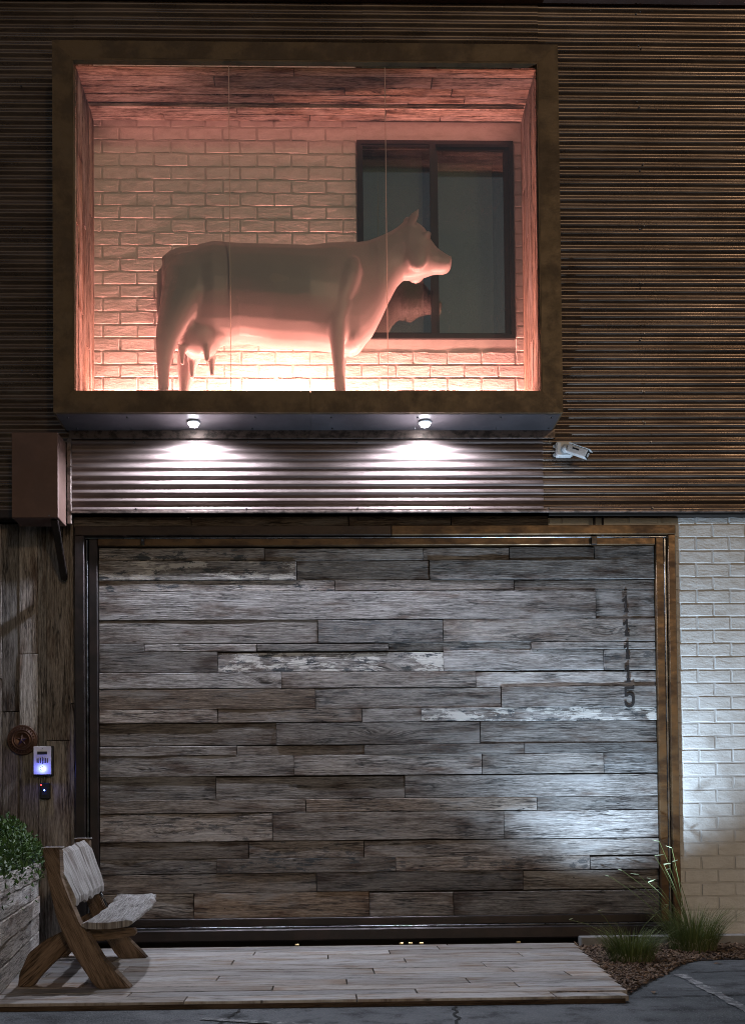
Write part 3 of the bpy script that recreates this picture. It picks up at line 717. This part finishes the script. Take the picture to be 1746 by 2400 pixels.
ic = thing('door_intercom', 'silver door intercom with speaker slots and a glowing blue button', 'intercom', (-1.987, -.01, 1.2))
wbox('back_box', (-2.045, -1.918, -.05, -.004, 1.195, 1.402), M_RUBBER, ic, .003)
wbox('face_plate', (-2.048, -1.927, -.056, -.0505, 1.203, 1.398), M_STEELPLATE, ic, .0015)
wbox('name_window', (-2.021, -1.954, -.0585, -.0562, 1.341, 1.362), M_RUBBER, ic, .0005)
for k in range(7):
    x = -1.987+(k-3)*.0115; h = .042-abs(k-3)*.0035+(.006 if k == 3 else 0)
    wbox('speaker_slot', (x-.003, x+.003, -.0578, -.0562, 1.299-h/2, 1.299+h/2), M_RUBBER, ic, 0)
obj('button_bezel', ring(.0135, .0095, -.003), M_CHROME, ic, (-1.987, -.0562, 1.243))
obj('button', lathe([(.0095, 0), (.008, -.003), (0, -.004)], 20), emit('blue_button', (.3, .45, 1, 1), 60), ic, (-1.987, -.0562, 1.243), smooth=True)
obj('camera_eye', lathe([(.003, 0), (.002, -.001), (0, -.001)], 12), M_RUBBER, ic, (-1.987, -.0562, 1.382))
light('button_glow', 'POINT', .7, (.12, .16, 1), (-1.987, -.078, 1.243), ic, None, shadow_soft_size=.012)
rd = thing('card_reader', 'small black card reader with red and blue lights below the intercom', 'card reader', (-1.978, -.01, 1.03))
wbox('case', (-2.013, -1.943, -.032, -.004, 1.033, 1.144), M_RUBBER, rd, .006)
wbox('keypad_window', (-1.998, -1.962, -.0338, -.0322, 1.062, 1.113), plain('reader_window', (.01, .015, .06), .2), rd, .0005)
obj('blue_light', lathe([(.005, 0), (.0035, -.002), (0, -.0025)], 12), emit('blue_light', (.1, .25, 1, 1), 30), rd, (-1.980, -.034, 1.094))
obj('red_light', lathe([(.0035, 0), (.003, -.002), (0, -.0025)], 12), emit('red_light', (1, .05, .05, 1), 12), rd, (-2.003, -.0322, 1.131))

# ------------------------------------------------------------------ white brick wall, right
rw = thing('white_brick_wall', 'white painted brick wall right of the sliding door', 'wall', (2.9, -.02, 0))
YB = -.006
m2 = bmesh.new(); bm_box(m2, 2.36, 3.85, YB+.0042, .058, -.03, 3.0); bm_box(m2, 1.562, 2.3595, YB+.0042, .058, 2.87, 3.0)
obj('mortar', m2, M_MORTAR, rw)
brick_field(rw, 2.35, 3.7, 0.0, 3.002, YB, .2395, .0946, 2.619, 2.857-.0946*29, [], .012)
brick_field(rw, 1.57, 2.345, 2.86, 3.002, YB, .2395, .0946, 2.619, 2.857-.0946*29, [], .012)

# ------------------------------------------------------------------ door header boards and pipes
hd = thing('header_boards', 'dark old boards between the door track and the corrugated wall', 'boards', (-.1, -.04, 2.9))
hx = [-1.77, -.95, .15, .87, 1.56]
for a, b in zip(hx, hx[1:]):
    plank('board', b-a, .09, .03, M_WOOD, hd, ((a+b)/2, -.05+rnd.uniform(-.003, .003), 2.957), None, .4, .8, 0)
for k, x in enumerate((1.885, 1.945)):
    obj('conduit', tube([(x, -.045, 2.86), (x, -.045, 3.0)], .009, 10), M_BLACK, None, smooth=True, label=['thin black conduit above the door track, nearer the door middle', 'thin black conduit above the door track, nearer the white bricks'][k], category='pipe', group='conduits above the door')

# ------------------------------------------------------------------ door frame
df = thing('door_frame', 'heavy rust brown steel track frame around the sliding door', 'door frame', (.35, -.05, 0))
FX0, FX1, FT = -1.757, 2.455, 2.93
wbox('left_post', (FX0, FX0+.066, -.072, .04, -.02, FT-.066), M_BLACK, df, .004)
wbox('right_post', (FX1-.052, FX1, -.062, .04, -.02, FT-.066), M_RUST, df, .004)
wbox('header', (FX0, .448, -.070, .04, FT-.0655, FT), M_RUST_SHADE, df, .004)  # left half in the shaded copy of the rust
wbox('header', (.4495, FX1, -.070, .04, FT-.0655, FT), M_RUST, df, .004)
wbox('track_rail', (FX0+.068, FX1-.054, -.040, -.024, FT-.080, FT-.070), M_CHROME, df, .003)
wbox('track_rail', (FX1-.075, FX1-.060, -.036, -.02, .06, FT-.086), M_CHROME, df, .003)
wbox('track_rail', (FX0+.070, FX0+.082, -.036, -.02, .06, FT-.086), M_CHROME, df, .003)
wbox('bottom_beam', (FX0+.0665, FX1-.0525, -.075, .03, .028, .118), M_BLACK, df, .012)
wbox('floor_rail', (FX0+.07, FX1-.06, -.066, -.05, .122, .131), M_CHROME, df, .002)
wbox('backing_panel', (FX0+.0665, FX1-.0525, .03, .05, 0, FT-.07), M_BACK, df, 0)
wbox('roller_bracket', (1.86, 1.90, -.062, -.042, FT-.135, FT-.075), M_BLACK, df, .003)
wbox('roller_bracket', (-1.30, -1.275, -.062, -.042, FT-.125, FT-.08), M_BLACK, df, .003)
obj('bolt', lathe([(.008, 0), (.006, -.006)], 12), M_CHROME, df, (-1.2875, -.062, FT-.10))

M_GLINT = plain('gold_glint', (.7, .52, .25), .35, .8)  # gold blocks standing in for light glinting through the gap under the door
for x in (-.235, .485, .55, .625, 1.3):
    wbox('gap_glint', (x-.014, x+.014, -.098, -.078, .002, .013), M_GLINT, df, .002)

# ------------------------------------------------------------------ plank door
dr = thing('plank_door', 'wide sliding door clad in rows of reclaimed grey planks with iron numbers', 'door', (.36, 0, .13))
DX0, DX1, DZ0, DZ1 = -1.607, 2.322, .19, 2.80
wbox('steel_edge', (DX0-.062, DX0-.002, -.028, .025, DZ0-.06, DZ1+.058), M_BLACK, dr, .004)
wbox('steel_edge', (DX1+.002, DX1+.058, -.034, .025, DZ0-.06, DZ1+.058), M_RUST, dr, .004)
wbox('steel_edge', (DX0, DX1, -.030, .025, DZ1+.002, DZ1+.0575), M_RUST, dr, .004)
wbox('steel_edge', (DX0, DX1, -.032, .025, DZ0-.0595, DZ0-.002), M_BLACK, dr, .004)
RZ = [2.801, 2.705, 2.565, 2.49, 2.285, 2.12, 2.063, 1.917, 1.802, 1.655, 1.559, 1.401, 1.329, 1.185, 1.021, .926, .727, .604, .503, .366, .19]
JX = [[619, 992, 1195, 1396], [694, 1006], [783, 1206], [1398], [743, 1036], [338, 599, 908, 1243], [508, 1037, 1415], [656, 1112], [735, 1172], [508, 844, 983], [644, 1120], [551, 849, 1224], [685, 1124, 1411], [502, 942], [711, 1252], [633, 1174], [577, 846], [502, 919, 1375], [734, 1218], [449, 857, 1053]]
SPEC = {(0, 0): (1.15, .1, .45), (1, 0): (1.2, 0, .7), (2, 0): (1.25, .2, .5), (0, 1): (1.2, 0, .1), (6, 0): (.6, .2, 0), (6, 1): (1.1, .1, .75), (6, 2): (1.35, 0, 0), (7, 0): (1.35, 0, 0), (7, 2): (1.55, .1, 0), (8, 0): (.62, .9, 0),
        (9, 3): (1.15, 0, .75), (9, 1): (.85, .6, 0), (11, 3): (.5, .1, 0), (14, 3): (1.35, .4, 0), (14, 1): (1.0, .7, .06), (15, 3): (.95, .2, .1), (16, 0): (.6, .5, 0), (17, 3): (1.3, .1, 0), (17, 2): (1.2, .4, .2), (17, 1): (.75, .3, .3), (19, 1): (1.0, 1.3, 0), (18, 0): (.8, .5, .12), (19, 2): (.95, .4, .1), (3, 1): (.95, 0, 0), (3, 0): (.92, .1, .08), (4, 0): (.85, .2, 0), (1, 1): (.95, .1, .1), (1, 2): (1.0, 0, .12), (13, 1): (.9, .1, 0)}
def xw(px): return DX0+(px-233)/(1538-233)*(DX1-DX0)
for r in range(20):
    zt, zb = RZ[r], RZ[r+1]; xs = [DX0]+[xw(p) for p in JX[r]]+[DX1]
    for k, (a, b) in enumerate(zip(xs, xs[1:])):
        tone, warm, pnt = SPEC.get((r, k), (rnd.choice((rnd.uniform(.55, .8), rnd.uniform(.8, 1.1), rnd.uniform(1., 1.35))), rnd.uniform(0, .4), rnd.choice((0, 0, 0, .12, .2))))
        sh = rnd.choice((0, 0, 0, .003, .006, .010)) if k else rnd.choice((0, 0, .004))
        plank('plank', b-a, zt-zb-sh, .022, M_WOOD, dr, ((a+b)/2, rnd.uniform(-.008, .007), (zt+zb)/2-sh/2), (rnd.uniform(-.008, .008), rnd.uniform(-.0012, .0012), 0), tone, warm, pnt, segs=5, jit=.003, cham=rnd.uniform(.001, .004), gap=rnd.uniform(.0004, .002))
wbox('door_core', (DX0, DX1, .0232, .0295, DZ0, DZ1), M_BACK, dr, 0)
# numbers 1 1 1 1 5, one below the other
ONE = [(-.010, 0), (.022, 0), (.022, .010), (.018, .013), (.018, .026), (.011, .030), (.011, .118), (.006, .122), (-.001, .118), (-.006, .105), (-.022, .096), (-.022, .074), (-.010, .076), (.0, .088), (.0, .030), (-.007, .026), (-.007, .013), (-.010, .010)]
for k, z in enumerate((2.322, 2.154, 1.990, 1.826)):
    obj('number_one', prism(ONE, -.003, .004, 0), M_DIGIT, dr, (2.108+k*.003, -.0115, z))
FIVE_O = [(-.034, .150), (.024, .150), (.028, .160), (.035, .160), (.035, .130), (.027, .130), (-.018, .130), (-.018, .098), (.0, .105), (.016, .104), (.030, .095), (.037, .078), (.037, .034), (.029, .014), (.012, .0), (-.014, .0), (-.030, .014), (-.037, .034), (-.036, .048), (-.022, .048), (-.020, .034), (-.011, .020), (.008, .020), (.019, .034), (.019, .074), (.011, .087), (-.004, .087), (-.016, .076), (-.034, .076)]
obj('number_five', prism(FIVE_O, -.003, .004, 0), M_DIGIT, dr, (2.126, -.0115, 1.645))

# ------------------------------------------------------------------ planter and shrub
pl = thing('plank_planter', 'raised planter box of whitewashed planks at the left of the deck', 'planter', (-1.9, -1.2, -.03))
P0, P1 = Vector((-1.995, -.10, 0)), Vector((-1.50, -2.72, 0)); dP = (P1-P0).normalized(); nP = Vector((-dP.y, dP.x, 0)); LP = (P1-P0).length
if nP.x < 0: nP = -nP
zz = [0.0, .125, .24, .36, .475, .59]
for i in range(5):
    spl = [0, LP]
    for a, b in zip(spl, spl[1:]):
        c = P0+dP*(a+b)/2
        plank('plank', b-a, zz[i+1]-zz[i], .035, M_SLAB, pl, (c.x+nP.x*rnd.uniform(-.006, .004), c.y, (zz[i]+zz[i+1])/2), orient(dP, -nP), rnd.uniform(1.45, 1.75), rnd.uniform(.1, .35), 0, segs=16, jit=.007, cham=.004, gap=.003)
wbox('soil', (-3.3, -2.06, -2.6, -.05, .3, .46), M_SOIL, pl, 0)
def shrub_mesh(n, seed, x0, x1, y0, y1, z0, zt):
    r = random.Random(seed); vs_, fs = [], []
    for _ in range(n):
        x = r.uniform(x0, x1); y = r.uniform(y0, y1)
        xm = -1.99-(y+.1)*.189
        top = zt+.09*mnoise.noise(Vector((x*4, y*4, 1.)))+.05*mnoise.noise(Vector((x*11, y*11, 5.)))-.10*max(0, (x-(xm-.22))/.22)
        if x > xm+.02+.05*mnoise.noise(Vector((y*6, 2, 3))): continue
        base = Vector((x, y, top-abs(r.gauss(0, .11)))); L = r.uniform(.022, .045); wd = L*.30
        az = r.uniform(0, 6.3); el = r.uniform(.1, 1.3)
        d = Vector((math.cos(az)*math.cos(el), math.sin(az)*math.cos(el), math.sin(el))); s = d.cross(Vector((0, 0, 1))).normalized()*wd
        b = len(vs_); k = d.cross(s).normalized()*wd*.5
        vs_ += [base, base+d*L*.5+s+k, base+d*L, base+d*L*.5-s+k]; fs += [(b, b+1, b+2), (b, b+2, b+3)]
    return mesh('foliage', vs_, fs)
for k, (y0, y1, n, zt, lab) in enumerate(((-1.0, -.06, 9000, .86, 'dense fine leaved green shrub in the planter against the plank wall'), (-2.7, -1.0, 12000, .80, 'front fine leaved green shrub in the planter, nearer the road'))):
    sh = thing('shrub', lab, 'shrub', (-2.3, (y0+y1)/2, .46), 'shrubs in the planter')
    obj('foliage', shrub_mesh(n, 5+k, -2.9, -1.55, y0, y1, .4, zt), M_LEAF, sh)
    bm = bmesh.new()
    for _ in range(14):
        x, y = rnd.uniform(-2.7, -2.15), rnd.uniform(y0+.05, y1-.05)
        bm_tube(bm, [(x, y, .45), (x+rnd.uniform(-.05, .05), y+rnd.uniform(-.05, .05), .76)], [.007, .003], 5)
    obj('stems', bm, M_TIMBER, sh, tone=.6, warm=.3, paint=0., kind='stuff')

# ------------------------------------------------------------------ bench
bn = thing('rustic_bench', 'rustic timber bench with crossed legs and bleached slab seat and back', 'bench', (-1.35, -1.2, 0))
def timber(name, poly, y0, y1, mat=M_TIMBER, tone=1., warm=0., paint=0., bev=.007, ang=0.):
    cx = sum(p[0] for p in poly)/len(poly); cz = min(p[1] for p in poly)
    ca, sa = math.cos(ang), math.sin(ang)      # local X runs along the timber
    o = obj(name, prism([((x-cx)*ca+(z-cz)*sa, -(x-cx)*sa+(z-cz)*ca) for x, z in poly], -(y1-y0)/2, (y1-y0)/2, bev), mat, bn, (cx, (y0+y1)/2, cz), (0, -ang, 0))
    o['tone'] = tone; o['warm'] = warm; o['paint'] = paint; return o
LEGA = [(-1.477, .728), (-1.39, .722), (-1.388, .65), (-1.385, .58), (-1.352, .489), (-1.292, .341), (-1.246, .28), (-1.166, .146), (-1.073, .051), (-1.027, .0), (-1.195, 0), (-1.225, .03), (-1.286, .127), (-1.339, .208), (-1.372, .275), (-1.410, .382), (-1.445, .543)]
LEGB = [(-1.632, 0), (-1.622, .072), (-1.575, .178), (-1.492, .243), (-1.399, .29), (-1.345, .30), (-1.30, .30), (-1.30, .20), (-1.345, .20), (-1.392, .169), (-1.452, .123), (-1.512, .064), (-1.562, .0)]
BEAM = [(-1.35, .312), (-1.020, .300), (-1.020, .262), (-1.2, .236), (-1.35, .245)]
timber('back_leg', LEGA, -1.85, -1.765, tone=1.25, ang=-1.1)
timber('front_leg', LEGB, -1.762, -1.68, tone=1.2, ang=.75)
timber('seat_beam', BEAM, -1.762, -1.70, tone=1.2)
SHX = -.135
FA = [(x+SHX, z+.035 if z > .5 else z) for x, z in LEGA]; FB = [(x+SHX, z) for x, z in LEGB]; FBm = [(x+SHX, z+.04) for x, z in BEAM]
timber('back_leg', FA, -.67, -.585, tone=1.1, ang=-1.1)
timber('front_leg', FB, -.582, -.50, tone=1.1, ang=.75)
timber('seat_beam', FBm, -.582, -.52, tone=1.)
def slab(name, n, m, fn, thick, mat, tone, warm, paint, across=False):
    """curved live-edge slab: fn(u,v)->point, normal from grid, solid thickness"""
    P = [[Vector(fn(i/n, j/m)) for j in range(m+1)] for i in range(n+1)]
    bm = bmesh.new(); T, B = [], []
    for i in range(n+1):
        T.append([]); B.append([])
        for j in range(m+1):
            du = P[min(i+1, n)][j]-P[max(i-1, 0)][j]; dv = P[i][min(j+1, m)]-P[i][max(j-1, 0)]
            nn = du.cross(dv).normalized(); k = .002*mnoise.noise(P[i][j]*11)
            edge = .35 if j in (0, m) else 1
            T[i].append(bm.verts.new(P[i][j]+nn*(k+thick/2*edge))); B[i].append(bm.verts.new(P[i][j]-nn*thick/2*edge))
    for i in range(n):
        for j in range(m):
            bm.faces.new((T[i][j], T[i+1][j], T[i+1][j+1], T[i][j+1])); bm.faces.new((B[i][j], B[i][j+1], B[i+1][j+1], B[i+1][j]))
    for i in range(n):
        bm.faces.new((T[i][0], B[i][0], B[i+1][0], T[i+1][0])); bm.faces.new((T[i][m], T[i+1][m], B[i+1][m], B[i][m]))
    for j in range(m):
        bm.faces.new((T[0][j], T[0][j+1], B[0][j+1], B[0][j])); bm.faces.new((T[n][j], B[n][j], B[n][j+1], T[n][j+1]))
    bmesh.ops.recalc_face_normals(bm, faces=bm.faces)
    c = P[n//2][m//2]; a = (P[n][m//2]-P[0][m//2]).normalized(); v2 = (P[n//2][m]-P[n//2][0]); nn = a.cross(v2).normalized()
    R = orient(v2, nn) if across else orient(a, nn); bmesh.ops.transform(bm, matrix=(Matrix.Translation(c) @ R.to_4x4()).inverted(), verts=bm.verts)
    o = obj(name, bm, mat, bn, c, R); o['tone'] = tone; o['warm'] = warm; o['paint'] = paint; return o
def seat_fn(u, v):
    y = -1.86+u*1.30
    x0 = -1.275+u*(-.095)+.03*math.sin(math.pi*u)+.010*mnoise.noise(Vector((u*9, 1, 2))); x1 = -1.015+u*(-.11)+.035*math.sin(math.pi*u)+.012*mnoise.noise(Vector((u*11, 5, 2)))
    return (x0+(x1-x0)*v, y+.02*mnoise.noise(Vector((v*6, u*.5, 8)))*(1 if u in (0, 1) else 0), .330+u*.062-.012*math.sin(math.pi*v)+(.012*v if u < .5 else 0))
slab('seat_slab', 26, 10, seat_fn, .034, M_SLAB, 1.05, .05, 0)
def back_fn(u, v):
    y = -1.80+u*1.22
    t = Vector((-1.452-u*.115, 0, .690+u*.065+.012*mnoise.noise(Vector((u*8, 3, 1))))); b = Vector((-1.325-u*.13, 0, .425-u*.0+.018*mnoise.noise(Vector((u*10, 7, 4)))))
    p = b+(t-b)*v
    return (p.x, y+(.018*mnoise.noise(Vector((v*5, 9, u)))), p.z)
slab('back_slab', 26, 10, back_fn, .045, M_SLAB, 1.25, .05, .0, True)
obj('iron_rod', tube([(-1.354, -1.72, .44), (-1.300, -1.72, .285)], .007, 8), M_CHROME, bn, smooth=True)
obj('iron_rod', tube([(-1.455, -.68, .44), (-1.405, -.68, .33)], .007, 8), M_CHROME, bn, smooth=True)
obj('iron_strap', tube([(-1.385, -1.765, .30), (-1.34, -1.80, .325), (-1.30, -1.765, .33)], .005, 8), M_CHROME, bn, smooth=True)
for (x, y, z) in ((-1.434, -1.8025, .7265), (-1.569, -.6225, .7615)):
    obj('post_cap', box(-.048, .048, -.041, .041, 0, .004, .001), M_STEELPLATE, bn, (x, y, z))

# ------------------------------------------------------------------ ornamental grasses
def grass(name, label, c, n, R0, H, seed, seeds, lean=(0, 0), mat=None):
    r = random.Random(seed); g = thing(name, label, 'grass', c, 'ornamental grass clumps')
    def blades(n, mat_, hs, spread, wd, droop):
        vs_, fs = [], []
        for _ in range(n):
            az = r.uniform(0, 6.283); rr = R0*math.sqrt(r.random())*.55
            p = Vector((c[0]+math.cos(az)*rr, c[1]+math.sin(az)*rr*.8, c[2])); h = H*r.uniform(.45, 1.05)*hs
            out = Vector((math.cos(az), math.sin(az), 0))*r.uniform(.15, 1)*spread*h+Vector((lean[0]*h, lean[1]*h, 0))
            s = Vector((-math.sin(az+r.uniform(-1, 1)), math.cos(az), 0))*wd*r.uniform(.6, 1.2); b = len(vs_); K = 5; hot = False
            for k in range(K+1):
                t = k/K; q = p+out*(t**1.6)+Vector((0, 0, h*(t-droop*t*t*t)))
                ww = (1-t)*.9+.08; vs_ += [q-s*ww, q+s*ww]
                e = q-Vector((1.91, -.732, .10)); ld_ = e.length
                if ld_ < .34 and e.dot(Vector((0, .19, .98))) > ld_*.5 or ld_ < .06: hot = True
            if hot: del vs_[b:]; continue
            for k in range(K): fs.append((b+2*k, b+2*k+2, b+2*k+3, b+2*k+1))
        return mesh('blades', vs_, fs)
    obj('blades', blades(n, None, 1, .85, .0021, .3), mat or M_GRASS, g, kind='stuff')
    obj('dry_blades', blades(n//6, None, .55, 1.1, .0018, .75), M_DRY, g, kind='stuff')
    for tipx, tipy, tipz, hl in seeds:
        base = Vector((c[0]+r.uniform(-.06, .06), c[1]+r.uniform(-.05, .05), c[2])); tp = Vector((tipx, tipy, tipz))
        pts = [base.lerp(tp, t)+Vector((0, 0, .06*math.sin(math.pi*t))) for t in (0, .25, .5, .75, 1)]
        st_ = obj('stalk', tube(pts, [.0028, .0026, .0023, .002, .0016], 5), M_GRASS, g)
        d = Vector((r.choice((-1, 1))*.8, -.15, r.uniform(.1, .45))).normalized()
        obj('seed_head', tube([tp, tp+d*hl*.4, tp+d*hl], [.0025, .0042, .0012], 6), M_SEED, st_)
    return g
grass('grass_clump', 'dark green grass clump at the edge of the deck', (1.83, -.95, -.03), 1050, .24, .33, 3, [(1.60, -1.05, .30, .03), (2.03, -1.05, .33, .03), (1.45, -.95, .24, .025)])
grass('grass_clump', 'tall feathery grass clump in front of the white bricks', (2.38, -.48, -.03), 1050, .27, .44, 8, [(2.26, -.20, .70, .055), (2.24, -.16, .60, .06), (2.13, -.14, .47, .06), (2.30, -.2, .50, .035), (2.2, -.2, .44, .035), (2.10, -.16, .38, .05), (2.02, -.12, .50, .03), (1.93, -.12, .46, .03), (2.33, -.25, .56, .04), (2.27, -.42, .66, .045), (2.22, -.40, .55, .05), (2.12, -.38, .43, .05)])

# landscape uplight hidden in the grasses
UX, UY = 1.91, -.74
ul = thing('ground_uplight', 'small black bullet uplight among the grasses at the door base', 'lamp', (UX, UY, -.01))
obj('stake', tube([(UX, UY, -.03), (UX, UY, .03)], .007, 8), M_BLACK, ul)
obj('housing', tube([(UX, UY, .02), (UX, UY, .04), (UX, UY+.008, .075)], [.018, .03, .032], 16), M_BLACK, ul, smooth=True)
obj('hood', lathe([(.032, 0), (.032, .035), (.029, .035), (.029, .0)], 20, 'Z'), M_BLACK, ul, (UX, UY+.008, .0752))
obj('lens', lathe([(.026, 0), (0, .003)], 16, 'Z'), emit('uplight_lens', (.75, .88, 1, 1), 12), ul, (UX, UY+.008, .0755))
light('uplight', 'SPOT', 400, (.58, .78, 1), (UX, UY+.008, .115), ul, Matrix.Rotation(math.pi-math.radians(3), 3, 'X'), spot_size=math.radians(128), spot_blend=1, shadow_soft_size=.02)

# leaf litter
for k, (x, y) in enumerate(((2.33, -1.02), (1.62, -2.0))):
    me = mesh('dry_leaf', [(-.035, 0, .002), (0, -.014, .008), (.038, 0, .003), (0, .016, .009), (0, 0, .003)], [(0, 1, 4), (1, 2, 4), (2, 3, 4), (3, 0, 4)])
    obj('dry_leaf', me, M_MULCH, None, (x, y, -.032), (0, 0, .3+k), label=['dry brown leaf on the asphalt near the tall grass', 'dry brown leaf on the asphalt by the corner of the deck'][k], category='leaf', group='fallen leaves')
